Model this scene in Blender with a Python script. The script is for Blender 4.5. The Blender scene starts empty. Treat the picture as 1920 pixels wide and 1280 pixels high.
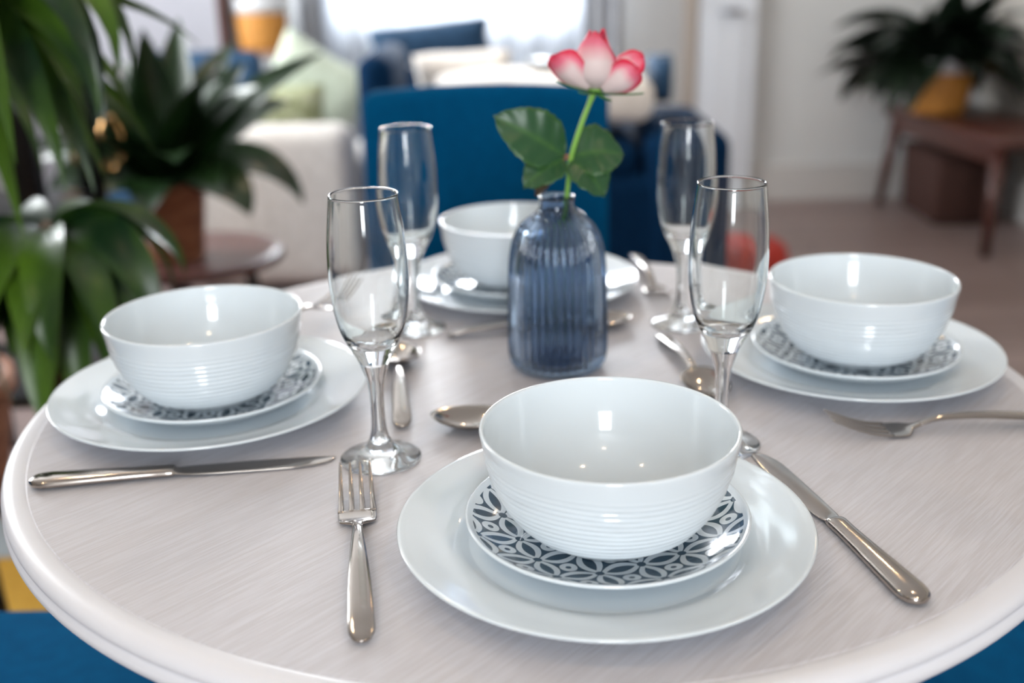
import bpy, bmesh, math, random
from mathutils import Vector, Matrix, noise
PI = math.pi
S = bpy.context.scene
COL = S.collection
T = 0.75            # height of the table top above the floor
random.seed(7)

# ---------------------------------------------------------------- camera
cd = bpy.data.cameras.new('camera'); cam = bpy.data.objects.new('camera', cd); COL.objects.link(cam)
cd.sensor_width = 36.0; cd.lens = 36*2023.65/1920
cam.location = (0, 0, 0.36738+T)
cam.rotation_euler = (Matrix.Rotation(PI/2-0.34472, 4, 'X') @ Matrix.Rotation(-0.02284, 4, 'Z')).to_euler()
cd.clip_start = 0.02; cd.clip_end = 100
cd.dof.use_dof = True; cd.dof.focus_distance = 0.715; cd.dof.aperture_fstop = 3.1
S.camera = cam

# ---------------------------------------------------------------- view, world, daylight
S.view_settings.view_transform = 'Standard'; S.view_settings.look = 'None'
S.view_settings.gamma = 1; S.view_settings.use_curve_mapping = False
S.view_settings.exposure = 0.50
S.cycles.use_denoising = True
S.cycles.max_bounces = 14; S.cycles.transmission_bounces = 14; S.cycles.glossy_bounces = 6
S.cycles.diffuse_bounces = 4; S.cycles.transparent_max_bounces = 16
S.cycles.sample_clamp_indirect = 6.0; S.cycles.blur_glossy = 0.6
S.cycles.caustics_reflective = False; S.cycles.caustics_refractive = True
w = bpy.data.worlds.new('sky'); S.world = w; w.use_nodes = True
w.node_tree.nodes['Background'].inputs[0].default_value = (0.86, 0.93, 1.0, 1)
w.node_tree.nodes['Background'].inputs[1].default_value = 2.2

def area(name, loc, target, sx, sy, power, col):
    l = bpy.data.lights.new(name, 'AREA'); l.shape = 'RECTANGLE'; l.size = sx; l.size_y = sy
    l.energy = power; l.color = col
    o = bpy.data.objects.new(name, l); COL.objects.link(o); o.location = loc
    o.rotation_euler = (Vector(target)-Vector(loc)).to_track_quat('-Z', 'Y').to_euler()
    return o
# daylight that comes in at the three windows
area('daylight_side_window', (-2.9, 3.2, 1.7), (1.0, 3.6, 0.9), 1.9, 1.4, 140, (0.95, 0.98, 1.0))
area('daylight_garden_window', (-0.20, 7.0, 1.85), (-0.2, 1.0, 0.9), 3.0, 1.8, 850, (0.93, 0.97, 1.0))
area('daylight_rear_window', (0.0, -2.45, 1.60), (0.1, 1.2, 0.75), .75, 1.6, 66, (0.93, 0.97, 1.0))

# ---------------------------------------------------------------- materials
def mat(name, col, rough=0.5, metal=0.0, **kw):
    m = bpy.data.materials.new(name); m.use_nodes = True
    b = m.node_tree.nodes['Principled BSDF']
    b.inputs['Base Color'].default_value = (*col, 1); b.inputs['Roughness'].default_value = rough
    b.inputs['Metallic'].default_value = metal
    for k, v in kw.items():
        b.inputs[k.replace('_', ' ')].default_value = v
    return m
def nd(m, t, **kw):
    n = m.node_tree.nodes.new(t)
    for k, v in kw.items(): setattr(n, k, v)
    return n
def lk(m, a, b): m.node_tree.links.new(a, b)
def ramp(m, stops):
    r = nd(m, 'ShaderNodeValToRGB'); e = r.color_ramp.elements
    while len(e) < len(stops): e.new(0.5)
    for el, (p, c) in zip(e, stops): el.position = p; el.color = (*c, 1)
    return r
def noisy(name, c1, c2, scale=20, rough=0.6, stretch=(1, 1, 1), bump=0.0, rot=0, detail=4, metal=0.0, lo=.35, hi=.65, **kw):
    """two-tone noise material in object coordinates"""
    m = mat(name, c1, rough, metal, **kw); b = m.node_tree.nodes['Principled BSDF']
    tc = nd(m, 'ShaderNodeTexCoord'); mp = nd(m, 'ShaderNodeMapping'); mp0 = nd(m, 'ShaderNodeMapping')
    mp0.inputs['Rotation'].default_value = (0, 0, rot)
    mp.inputs['Scale'].default_value = stretch
    n = nd(m, 'ShaderNodeTexNoise'); n.inputs['Scale'].default_value = scale; n.inputs['Detail'].default_value = detail
    lk(m, tc.outputs['Object'], mp0.inputs[0]); lk(m, mp0.outputs[0], mp.inputs[0]); lk(m, mp.outputs[0], n.inputs['Vector'])
    r = ramp(m, [(lo, c1), (hi, c2)])
    lk(m, n.outputs['Fac'], r.inputs[0]); lk(m, r.outputs[0], b.inputs['Base Color'])
    if bump:
        bp = nd(m, 'ShaderNodeBump'); bp.inputs['Strength'].default_value = bump; bp.inputs['Distance'].default_value = 0.002
        lk(m, n.outputs['Fac'], bp.inputs['Height']); lk(m, bp.outputs[0], b.inputs['Normal'])
    return m

PORC = mat('glazed_porcelain', (0.70, 0.765, 0.812), 0.09, Coat_Weight=0.3, Coat_Roughness=0.04)
PORC_IN = PORC
STEEL = mat('polished_steel', (0.43, 0.385, 0.35), 0.12, 1.0)
GLASS = mat('clear_glass', (0.98, 1, 0.995), 0.0, Transmission_Weight=1.0, IOR=1.45)
BLUEGLASS = mat('blue_glass', (0.38, 0.49, 0.64), 0.04, Transmission_Weight=1.0, IOR=1.42)
RIMWHITE = mat('white_painted_wood', (0.71, 0.71, 0.75), 0.38)
BLUEFAB = noisy('petrol_blue_velvet', (0.0002, 0.068, 0.175), (0.0004, 0.080, 0.20), 60, 0.95, bump=0.15, Specular_IOR_Level=0.05)
NAVY = noisy('navy_fabric', (0.0010, 0.016, 0.050), (0.002, 0.024, 0.070), 40, 0.95, Specular_IOR_Level=0.1)
NAVYPIL = noisy('navy_cushion_fabric', (0.006, 0.035, 0.085), (0.012, 0.055, 0.12), 30, 0.8)
CREAM = noisy('cream_boucle', (0.60, 0.56, 0.52), (0.70, 0.66, 0.62), 35, 0.9)
CREAM2 = noisy('cream_fleece', (0.74, 0.68, 0.62), (0.82, 0.77, 0.72), 18, 0.9)
SAGE = noisy('pale_sage_linen', (0.46, 0.52, 0.42), (0.54, 0.60, 0.50), 20, 0.9)
OLIVE = noisy('olive_shaggy_fabric', (0.20, 0.23, 0.10), (0.46, 0.48, 0.32), 28, 0.9, bump=0.6)
WALLP = noisy('grey_wall_paint', (0.56, 0.56, 0.55), (0.59, 0.59, 0.58), 2, 0.8)
WALLB = noisy('beige_wall_paint', (0.45, 0.42, 0.38), (0.48, 0.45, 0.41), 2, 0.8)
WHITEP = mat('white_gloss_paint', (0.66, 0.68, 0.72), 0.35)
CEIL = mat('ceiling_paint', (0.85, 0.85, 0.84), 0.9)
SKIRT = mat('skirting_paint', (0.52, 0.50, 0.48), 0.4)
DARKWOOD = noisy('dark_red_wood', (0.045, 0.014, 0.010), (0.10, 0.035, 0.025), 12, 0.32, stretch=(1, 6, 6))
SIDEWOOD = noisy('red_brown_table_wood', (0.065, 0.022, 0.018), (0.11, 0.042, 0.036), 9, 0.35, stretch=(1, 6, 1))
BLACKMET = mat('black_metal', (0.010, 0.010, 0.012), 0.35, 0.6)
GOLD = mat('brushed_gold', (0.86, 0.50, 0.20), 0.24, 1.0)
WICKER = noisy('orange_wicker', (0.42, 0.17, 0.025), (0.62, 0.27, 0.05), 60, 0.6, stretch=(1, 1, 5), bump=0.5)
LINER = mat('white_liner', (0.68, 0.68, 0.70), 0.6)
TERRA = noisy('terracotta', (0.26, 0.095, 0.045), (0.40, 0.17, 0.085), 14, 0.7, stretch=(1, 1, 3))
SOIL = noisy('dark_soil', (0.012, 0.008, 0.006), (0.03, 0.02, 0.014), 60, 0.95)
LEAFD = noisy('dark_glossy_leaf', (0.006, 0.018, 0.006), (0.014, 0.04, 0.010), 9, 0.30)
LEAFB = noisy('blackish_leaf', (0.004, 0.009, 0.005), (0.008, 0.018, 0.008), 9, 0.4)
LEAFF = noisy('bright_strap_leaf', (0.006, 0.026, 0.008), (0.075, 0.16, 0.012), 7, 0.33, stretch=(1, 1, .5), Specular_IOR_Level=0.35)
TRUNK = noisy('plant_cane', (0.10, 0.055, 0.03), (0.18, 0.11, 0.06), 30, 0.8)
SPATHE = mat('white_flower', (0.62, 0.62, 0.66), 0.6)
REDF = noisy('red_fabric', (0.35, 0.02, 0.012), (0.45, 0.035, 0.02), 20, 0.8)
RUGY = noisy('ochre_rug', (0.44, 0.235, 0.018), (0.52, 0.30, 0.035), 40, 0.95, bump=0.4)
RUGP = noisy('pale_rug_border', (0.33, 0.38, 0.42), (0.40, 0.45, 0.48), 40, 0.95)
CURT = noisy('grey_curtain', (0.34, 0.35, 0.38), (0.42, 0.43, 0.46), 12, 0.9)
WARMLAMP = mat('lamp_diffuser', (1, .85, .65), 0.5, Emission_Color=(1, .72, .42, 1), Emission_Strength=260)
BASKETD = noisy('dark_brown_basket', (0.03, 0.010, 0.007), (0.065, 0.022, 0.014), 40, 0.8, stretch=(1, 1, 4), bump=.5)

def veneer():
    m = mat('whitewashed_oak', (0.7, 0.67, 0.65), 0.42); b = m.node_tree.nodes['Principled BSDF']
    tc = nd(m, 'ShaderNodeTexCoord'); r0 = nd(m, 'ShaderNodeMapping'); r0.inputs['Rotation'].default_value = (0, 0, -math.radians(47))
    lk(m, tc.outputs['Object'], r0.inputs[0])
    def streak(scale, st, lo, hi):
        mp = nd(m, 'ShaderNodeMapping'); mp.inputs['Scale'].default_value = st
        n = nd(m, 'ShaderNodeTexNoise'); n.inputs['Scale'].default_value = scale; n.inputs['Detail'].default_value = 5
        n.inputs['Distortion'].default_value = 0.25
        lk(m, r0.outputs[0], mp.inputs[0]); lk(m, mp.outputs[0], n.inputs['Vector'])
        mr = nd(m, 'ShaderNodeMapRange'); mr.inputs[1].default_value = lo; mr.inputs[2].default_value = hi
        lk(m, n.outputs['Fac'], mr.inputs[0]); return mr.outputs[0]
    fine = streak(30, (0.9, 26, 1), .38, .62)
    broad = streak(7, (0.5, 3.0, 1), .30, .70)
    mx = nd(m, 'ShaderNodeMix', data_type='RGBA'); mx.inputs[6].default_value = (0.545, 0.53, 0.56, 1); mx.inputs[7].default_value = (0.615, 0.61, 0.655, 1)
    lk(m, fine, mx.inputs[0])
    m2 = nd(m, 'ShaderNodeMix', data_type='RGBA', blend_type='MULTIPLY'); m2.inputs[0].default_value = 1
    r = ramp(m, [(0, (0.95, 0.94, 0.93)), (1, (1, 1, 1))]); lk(m, broad, r.inputs[0])
    lk(m, mx.outputs[2], m2.inputs[6]); lk(m, r.outputs[0], m2.inputs[7]); lk(m, m2.outputs[2], b.inputs['Base Color'])
    bp = nd(m, 'ShaderNodeBump'); bp.inputs['Strength'].default_value = 0.25; bp.inputs['Distance'].default_value = 0.0006
    lk(m, fine, bp.inputs['Height']); lk(m, bp.outputs[0], b.inputs['Normal'])
    return m
VENEER = veneer()

def petal_print():
    """slate print of white petals on a square lattice with rings in the cells; plain white rim"""
    m = mat('printed_porcelain', (0.70, 0.765, 0.812), 0.10, Coat_Weight=0.3, Coat_Roughness=0.04); b = m.node_tree.nodes['Principled BSDF']
    def M(op, a, c=None, d=None):
        n = nd(m, 'ShaderNodeMath', operation=op)
        for i, v in enumerate((a, c, d)):
            if v is None: continue
            if isinstance(v, (int, float)): n.inputs[i].default_value = v
            else: lk(m, v, n.inputs[i])
        return n.outputs[0]
    tc = nd(m, 'ShaderNodeTexCoord'); mp = nd(m, 'ShaderNodeMapping')
    mp.inputs['Rotation'].default_value = (0, 0, -math.radians(22)); s = 1/0.0288
    mp.inputs['Location'].default_value = (0.015, -0.335, 0)
    mp.inputs['Scale'].default_value = (s, s, s)
    lk(m, tc.outputs['Object'], mp.inputs[0])
    sp = nd(m, 'ShaderNodeSeparateXYZ'); lk(m, mp.outputs[0], sp.inputs[0])
    x, y = sp.outputs[0], sp.outputs[1]
    fx = M('SUBTRACT', x, M('ROUND', x)); fy = M('SUBTRACT', y, M('ROUND', y))      # -.5..+.5, node at 0
    ax, ay = M('ABSOLUTE', fx), M('ABSOLUTE', fy)
    def petal(al, pe):
        t = M('SUBTRACT', 0.5, al)                       # 0 mid-petal, .5 at the node
        q = M('MULTIPLY', M('MULTIPLY', t, t), 4.0)
        wo = M('MULTIPLY', M('SUBTRACT', 1.0, M('MULTIPLY', q, 1/0.96**2)), 0.265)
        wi = M('MULTIPLY', M('SUBTRACT', 1.0, M('MULTIPLY', q, 1/0.68**2)), 0.120)
        return M('MULTIPLY', M('LESS_THAN', pe, wo), M('GREATER_THAN', pe, wi))
    white = M('MAXIMUM', petal(ax, ay), petal(ay, ax))
    cx, cy = M('SUBTRACT', 0.5, ax), M('SUBTRACT', 0.5, ay)
    rc = M('SQRT', M('ADD', M('MULTIPLY', cx, cx), M('MULTIPLY', cy, cy)))
    ring = M('MULTIPLY', M('LESS_THAN', rc, 0.195), M('GREATER_THAN', rc, 0.065))
    white = M('MAXIMUM', white, ring)
    rn = M('SQRT', M('ADD', M('MULTIPLY', ax, ax), M('MULTIPLY', ay, ay)))
    white = M('MULTIPLY', white, M('GREATER_THAN', rn, 0.10))
    so = nd(m, 'ShaderNodeSeparateXYZ'); lk(m, tc.outputs['Object'], so.inputs[0])
    R = M('SQRT', M('ADD', M('MULTIPLY', so.outputs[0], so.outputs[0]), M('MULTIPLY', so.outputs[1], so.outputs[1])))
    white = M('MAXIMUM', white, M('GREATER_THAN', R, 0.0878))
    geo = nd(m, 'ShaderNodeNewGeometry'); nz = nd(m, 'ShaderNodeVectorTransform', vector_type='NORMAL', convert_from='WORLD', convert_to='OBJECT')
    lk(m, geo.outputs['Normal'], nz.inputs[0]); sn = nd(m, 'ShaderNodeSeparateXYZ'); lk(m, nz.outputs[0], sn.inputs[0])
    white = M('MAXIMUM', white, M('LESS_THAN', sn.outputs[2], 0.1))
    mx = nd(m, 'ShaderNodeMix', data_type='RGBA'); mx.inputs[6].default_value = (0.035, 0.075, 0.115, 1); mx.inputs[7].default_value = (0.70, 0.765, 0.812, 1)
    lk(m, white, mx.inputs[0]); lk(m, mx.outputs[2], b.inputs['Base Color'])
    return m
PRINT = petal_print()

def attr_mix(name, c0, c1, c2, rough, trans=0.0):
    """colour follows the vertex attribute 'edge' (0 body .. 1 margin)"""
    m = mat(name, c0, rough); b = m.node_tree.nodes['Principled BSDF']
    a = nd(m, 'ShaderNodeAttribute'); a.attribute_name = 'edge'
    r = ramp(m, [(0.0, c0), (0.45, c1), (1.0, c2)]); lk(m, a.outputs['Fac'], r.inputs[0]); lk(m, r.outputs[0], b.inputs['Base Color'])
    if trans:
        t = nd(m, 'ShaderNodeBsdfTranslucent'); mx = nd(m, 'ShaderNodeMixShader'); mx.inputs[0].default_value = trans
        lk(m, r.outputs[0], t.inputs[0]); lk(m, b.outputs[0], mx.inputs[1]); lk(m, t.outputs[0], mx.inputs[2])
        lk(m, mx.outputs[0], m.node_tree.nodes['Material Output'].inputs[0])
    return m
PETAL = attr_mix('rose_petal', (0.84, 0.70, 0.69), (0.86, 0.22, 0.32), (0.78, 0.004, 0.06), 0.5, 0.22)
ROSELEAF = attr_mix('rose_leaf', (0.020, 0.080, 0.028), (0.040, 0.12, 0.030), (0.10, 0.19, 0.04), 0.38, 0.08)
ROSELEAFB = attr_mix('brownish_rose_leaf', (0.05, 0.03, 0.015), (0.07, 0.035, 0.015), (0.09, 0.04, 0.02), 0.5)
STEM = mat('rose_stem', (0.20, 0.42, 0.06), 0.4)
SEPAL = mat('rose_sepal', (0.05, 0.16, 0.04), 0.5)

def sheer():
    m = bpy.data.materials.new('sheer_curtain'); m.use_nodes = True; nt = m.node_tree; nt.nodes.clear()
    out = nd(m, 'ShaderNodeOutputMaterial'); tr = nd(m, 'ShaderNodeBsdfTransparent'); tl = nd(m, 'ShaderNodeBsdfTranslucent'); df = nd(m, 'ShaderNodeBsdfDiffuse')
    for n in (tl, df): n.inputs[0].default_value = (0.62, 0.66, 0.73, 1)
    a = nd(m, 'ShaderNodeMixShader'); a.inputs[0].default_value = .5; lk(m, tl.outputs[0], a.inputs[1]); lk(m, df.outputs[0], a.inputs[2])
    c = nd(m, 'ShaderNodeMixShader'); c.inputs[0].default_value = .62; lk(m, tr.outputs[0], c.inputs[1]); lk(m, a.outputs[0], c.inputs[2])
    lk(m, c.outputs[0], out.inputs[0]); return m
SHEER = sheer()

def planks():
    m = mat('wood_floor', (.2, .15, .13), 0.42); b = m.node_tree.nodes['Principled BSDF']
    tc = nd(m, 'ShaderNodeTexCoord'); mp = nd(m, 'ShaderNodeMapping'); mp.inputs['Scale'].default_value = (1, 1, 1)
    lk(m, tc.outputs['Object'], mp.inputs[0])
    br = nd(m, 'ShaderNodeTexBrick'); br.inputs['Scale'].default_value = 1; br.inputs['Brick Width'].default_value = 1.2; br.inputs['Row Height'].default_value = 0.14
    br.inputs['Mortar Size'].default_value = 0.003
    br.inputs['Color1'].default_value = (0.27, 0.20, 0.185, 1); br.inputs['Color2'].default_value = (0.215, 0.155, 0.142, 1); br.inputs['Mortar'].default_value = (0.05, 0.035, 0.03, 1)
    lk(m, mp.outputs[0], br.inputs['Vector']); lk(m, br.outputs[0], b.inputs['Base Color'])
    return m
FLOORM = planks()

# ---------------------------------------------------------------- helpers
def tag(o, label=None, cat=None, group=None, kind=None):
    if label: o['label'] = label
    if cat: o['category'] = cat
    if group: o['group'] = group
    if kind: o['kind'] = kind
    return o
def empty(name, loc, label=None, cat=None, group=None, rz=0):
    o = bpy.data.objects.new(name, None); COL.objects.link(o); o.location = loc; o.rotation_euler = (0, 0, rz)
    o.empty_display_size = 0.05
    return tag(o, label, cat, group)
def link(name, bm, m, parent=None, smooth=True, loc=None, edge=None):
    me = bpy.data.meshes.new(name)
    bmesh.ops.recalc_face_normals(bm, faces=bm.faces) if edge is None else None
    bm.to_mesh(me); bm.free()
    if smooth:
        for p in me.polygons: p.use_smooth = True
    if edge is not None:
        at = me.attributes.new('edge', 'FLOAT', 'POINT')
        for i, v in enumerate(edge): at.data[i].value = v
    me.materials.append(m)
    o = bpy.data.objects.new(name, me); COL.objects.link(o)
    if parent: o.parent = parent
    if loc: o.location = loc
    return o
def copy_tree(o, parent=None):
    c = o.copy(); COL.objects.link(c); c.parent = parent
    for ch in list(o.children): copy_tree(ch, c)
    return c
def resample(prof, step):
    """Catmull-Rom through the profile points"""
    out = []
    n = len(prof)
    for i in range(n-1):
        p0 = Vector(prof[max(i-1, 0)]); p1 = Vector(prof[i]); p2 = Vector(prof[i+1]); p3 = Vector(prof[min(i+2, n-1)])
        k = max(1, int((p2-p1).length/step))
        for j in range(k):
            t = j/k
            out.append(0.5*((2*p1)+(p2-p0)*t+(2*p0-5*p1+4*p2-p3)*t*t+(3*p1-p0-3*p2+p3)*t**3))
    out.append(Vector(prof[-1]))
    return [(max(a[0], 0), a[1]) for a in out]
def lathe(prof, seg=96, bm=None, fn=None, origin=(0, 0, 0)):
    bm = bm or bmesh.new(); rings = []; ox, oy, oz = origin
    for (r, z) in prof:
        if r < 1e-6: rings.append([bm.verts.new((ox, oy, oz+z))])
        else:
            rg = []
            for i in range(seg):
                a = 2*PI*i/seg; rr, zz = (r, z) if fn is None else fn(r, z, a)
                rg.append(bm.verts.new((ox+rr*math.cos(a), oy+rr*math.sin(a), oz+zz)))
            rings.append(rg)
    for A, B in zip(rings, rings[1:]):
        if len(A) == 1 and len(B) == 1: continue
        for i in range(seg):
            j = (i+1) % seg
            if len(A) == 1: bm.faces.new((A[0], B[j], B[i]))
            elif len(B) == 1: bm.faces.new((A[i], A[j], B[0]))
            else: bm.faces.new((A[i], A[j], B[j], B[i]))
    return bm
def box(bm, c, s, bev=0.0, rot=None, seg=3, taper=None):
    b = bmesh.new(); bmesh.ops.create_cube(b, size=1)
    for v in b.verts:
        v.co = Vector((v.co.x*s[0], v.co.y*s[1], v.co.z*s[2]))
        if taper and v.co.z < 0: v.co.x *= taper; v.co.y *= taper
    if bev: bmesh.ops.bevel(b, geom=b.edges[:], offset=bev, segments=seg, profile=0.5, affect='EDGES')
    mt = Matrix.Translation(c) @ (rot.to_4x4() if rot else Matrix.Identity(4))
    bmesh.ops.transform(b, matrix=mt, verts=b.verts)
    me = bpy.data.meshes.new('t'); b.to_mesh(me); b.free(); bm.from_mesh(me); bpy.data.meshes.remove(me)
    return bm
def tube(bm, pts, rad, seg=12, cap=True, flat=1.0):
    pts = [Vector(p) for p in pts]; n = len(pts)
    rad = rad if isinstance(rad, (list, tuple)) else [rad]*n
    rings = []; up = None
    for i, p in enumerate(pts):
        t = (pts[min(i+1, n-1)]-pts[max(i-1, 0)]).normalized()
        if up is None: up = Vector((0, 0, 1)) if abs(t.z) < .9 else Vector((1, 0, 0))
        s = t.cross(up).normalized(); up = s.cross(t).normalized()
        rings.append([bm.verts.new(p+(s*math.cos(2*PI*k/seg)+up*math.sin(2*PI*k/seg)*flat)*rad[i]) for k in range(seg)])
    for A, B in zip(rings, rings[1:]):
        for k in range(seg): bm.faces.new((A[k], A[(k+1) % seg], B[(k+1) % seg], B[k]))
    if cap: bm.faces.new(rings[0][::-1]); bm.faces.new(rings[-1])
    return bm
def loft(bm, secs, seg=20, power=2.0):
    """secs: (s along x, y offset, z, half width, half thickness) -> rounded bar along x"""
    rings = []
    n = len(secs)
    for i, (s, y, z, hw, ht) in enumerate(secs):
        a = secs[max(i-1, 0)]; b = secs[min(i+1, n-1)]
        t = Vector((b[0]-a[0], b[1]-a[1], b[2]-a[2])).normalized(); side = Vector((-t.y, t.x, 0)).normalized(); up = t.cross(side).normalized()
        if up.z < 0: up = -up
        rg = []
        for k in range(seg):
            c_, s_ = math.cos(2*PI*k/seg), math.sin(2*PI*k/seg)
            cc = math.copysign(abs(c_)**(2/power), c_); ss = math.copysign(abs(s_)**(2/power), s_)
            rg.append(bm.verts.new(Vector((s, y, z))+side*cc*hw+up*ss*ht))
        rings.append(rg)
    for A, B in zip(rings, rings[1:]):
        for k in range(seg): bm.faces.new((A[k], A[(k+1) % seg], B[(k+1) % seg], B[k]))
    bm.faces.new(rings[0][::-1]); bm.faces.new(rings[-1])
    return bm
def cr(pts, n):
    """Catmull-Rom resample of tuples of any length, n per span"""
    out = []; m = len(pts)
    for i in range(m-1):
        p0, p1, p2, p3 = pts[max(i-1, 0)], pts[i], pts[i+1], pts[min(i+2, m-1)]
        for j in range(n):
            t = j/n
            out.append(tuple(0.5*((2*b)+(c-a)*t+(2*a-5*b+4*c-d)*t*t+(3*b-a-3*c+d)*t**3) for a, b, c, d in zip(p0, p1, p2, p3)))
    out.append(tuple(pts[-1]))
    return out

# ---------------------------------------------------------------- room
def wall_with_hole(axis, c, a0, a1, z0, z1, hole, th, m, name):
    bm = bmesh.new()
    def bx(u0, u1, v0, v1):
        if u1-u0 < 1e-4 or v1-v0 < 1e-4: return
        if axis == 'y': box(bm, ((u0+u1)/2, c, (v0+v1)/2), (u1-u0, th, v1-v0))
        else: box(bm, (c, (u0+u1)/2, (v0+v1)/2), (th, u1-u0, v1-v0))
    if hole:
        h0, h1, k0, k1 = hole
        bx(a0, h0, z0, z1); bx(h1, a1, z0, z1); bx(h0, h1, z0, k0); bx(h0, h1, k1, z1)
    else: bx(a0, a1, z0, z1)
    o = link(name, bm, m, smooth=False); return tag(o, kind='structure')
def window(name, axis, c, hole, bars_v=1, bars_h=0):
    h0, h1, k0, k1 = hole; e = empty(name, ((h0+h1)/2, c, k0) if axis == 'y' else (c, (h0+h1)/2, k0)); tag(e, kind='structure')
    L = e.location
    def bx(bm, u, v, su, sv, d=.06):
        if axis == 'y': box(bm, (u-L.x, 0, v-L.z), (su, d, sv), .004)
        else: box(bm, (0, u-L.y, v-L.z), (d, su, sv), .004)
    f = bmesh.new(); t = .055
    for v in (k0+t/2, k1-t/2): bx(f, (h0+h1)/2, v, h1-h0, t)
    for u in (h0+t/2, h1-t/2): bx(f, u, (k0+k1)/2, t, k1-k0-2*t)
    for i in range(bars_v): bx(f, h0+(h1-h0)*(i+1)/(bars_v+1), (k0+k1)/2, t*.9, k1-k0-2*t)
    for i in range(bars_h): bx(f, (h0+h1)/2, k0+(k1-k0)*(i+1)/(bars_h+1), h1-h0-2*t, t*.7, .05)
    link('window_frame', f, WHITEP, e, smooth=False)
    return e
X0, X1, Y0, Y1, H = -2.4, 2.17, -2.2, 5.0, 2.45
bm = bmesh.new(); box(bm, ((X0+X1)/2, (Y0+Y1)/2, -.05), (X1-X0+.4, Y1-Y0+.4, .1)); tag(link('floor', bm, FLOORM, smooth=False), kind='structure')
bm = bmesh.new(); box(bm, ((X0+X1)/2, (Y0+Y1)/2, H+.05), (X1-X0+.4, Y1-Y0+.4, .1)); tag(link('ceiling', bm, CEIL, smooth=False), kind='structure')
HB = (-0.74, 0.36, 0.86, 2.25)
wall_with_hole('y', Y1+.06, X0, X1, 0, H, HB, .12, WALLP, 'wall_back')
window('window_1', 'y', Y1+.06, HB, 1)
HR = (-0.36, 0.36, .85, 2.35)
wall_with_hole('y', Y0-.06, X0, X1, 0, H, HR, .12, WALLP, 'wall_front')
window('window_2', 'y', Y0-.06, HR, 0)
HL = (2.35, 4.05, .95, 2.25)
wall_with_hole('x', X0-.06, Y0, Y1, 0, H, HL, .12, WALLB, 'wall_left')
window('window_3', 'x', X0-.06, HL, 1)
wall_with_hole('x', X1+.06, Y0, Y1, 0, H, None, .12, WALLB, 'wall_right')
bm = bmesh.new(); box(bm, (1.64, Y1-.01, .085), (1.04, .022, .17), .004); tag(link('baseboard_back', bm, SKIRT, smooth=False), kind='structure')
bm = bmesh.new(); box(bm, (X1-.01, 2.4, .085), (.022, 5.1, .17), .004); tag(link('baseboard_right', bm, SKIRT, smooth=False), kind='structure')
# white panelled door in the back wall
dr = empty('door_1', (0.985, Y1-.03, 0)); tag(dr, kind='structure')
bm = bmesh.new(); box(bm, (0, 0, 1.03), (.26, .05, 2.06), .004); box(bm, (0, -.027, 1.5), (.15, .012, .8), .004); box(bm, (0, -.027, .5), (.15, .012, .7), .004)
link('door_panel', bm, WHITEP, dr, smooth=False)
bm = bmesh.new(); box(bm, (-.165, 0, 1.05), (.06, .06, 2.1), .006); link('door_frame', bm, mat('warm_trim', (0.42, .36, .31), .5), dr, smooth=False)
bm = bmesh.new(); tube(bm, [(-.03, -.03, 0.86), (-.03, -.075, 0.86), (.05, -.08, 0.86)], .012); link('door_handle', bm, mat('grey_handle', (.25, .25, .27), .3, .8), dr)
# white wall panel and wooden post at the far side of the room
bm = bmesh.new(); box(bm, (-1.72, Y1-.02, 1.22), (1.02, .04, 2.44), .003); tag(link('trim_1', bm, mat('white_wall_panel', (0.47, .47, .52), .6), smooth=False), kind='structure')
bm = bmesh.new(); box(bm, (-1.19, Y1-.03, 1.22), (.05, .06, 2.44), .003); tag(link('trim_2', bm, mat('pinkish_wood_trim', (.38, .22, .17), .5), smooth=False), kind='structure')

# curtains
def curtain(x0, x1, y, z0, z1, amp, wl, m, name, label, cat, group=None, ph=0.0):
    bm = bmesh.new(); n = int((x1-x0)/wl*12); k = 6; g = []
    for j in range(k+1):
        z = z0+(z1-z0)*j/k; row = []
        for i in range(n+1):
            x = x0+(x1-x0)*i/n
            row.append(bm.verts.new((x, y+amp*math.sin(2*PI*x/wl+ph+.35*math.sin(j*.9)), z)))
        g.append(row)
    for j in range(k):
        for i in range(n): bm.faces.new((g[j][i], g[j][i+1], g[j+1][i+1], g[j+1][i]))
    o = link(name, bm, m); tag(o, label, cat, group); return o
curtain(-1.04, 0.42, 4.86, 0.03, 2.33, .022, .13, SHEER, 'sheer_curtain', 'white sheer curtain hanging across the bright window', 'curtain')
o = curtain(0.335, 0.50, 4.80, 0.03, 2.36, .022, .07, CURT, 'drape', 'grey drape gathered on the door side of the window', 'curtain', 'grey drapes')
o.modifiers.new('s', 'SOLIDIFY').thickness = .004
o = curtain(-0.98, -0.77, 4.80, 0.03, 2.36, .024, .08, CURT, 'drape', 'grey drape gathered on the basket side of the window', 'curtain', 'grey drapes', 1.0)
o.modifiers.new('s', 'SOLIDIFY').thickness = .004

# warm ceiling downlights
dl = None
for i, (x, y) in enumerate([(-.9, .2), (.7, .1), (-.9, 1.7), (.8, 1.8), (-.1, 3.2), (1.2, 3.4), (.1, -.9)]):
    if dl is None:
        dl = empty('ceiling_downlight', (x, y, H), None, 'light', 'ceiling downlights')
        link('lamp_ring', lathe([(.030, 0), (.042, 0), (.044, -.004), (.040, -.010), (.030, -.008), (.030, 0)], 32), STEEL, dl)
        link('lamp_lens', lathe([(0, -.004), (.020, -.004), (.028, -.003), (.0285, -.001)], 32), WARMLAMP, dl)
        o = dl
    else:
        o = copy_tree(dl); o.location = (x, y, H)
    o['label'] = 'round steel ceiling downlight with a warm glowing lens'

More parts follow.
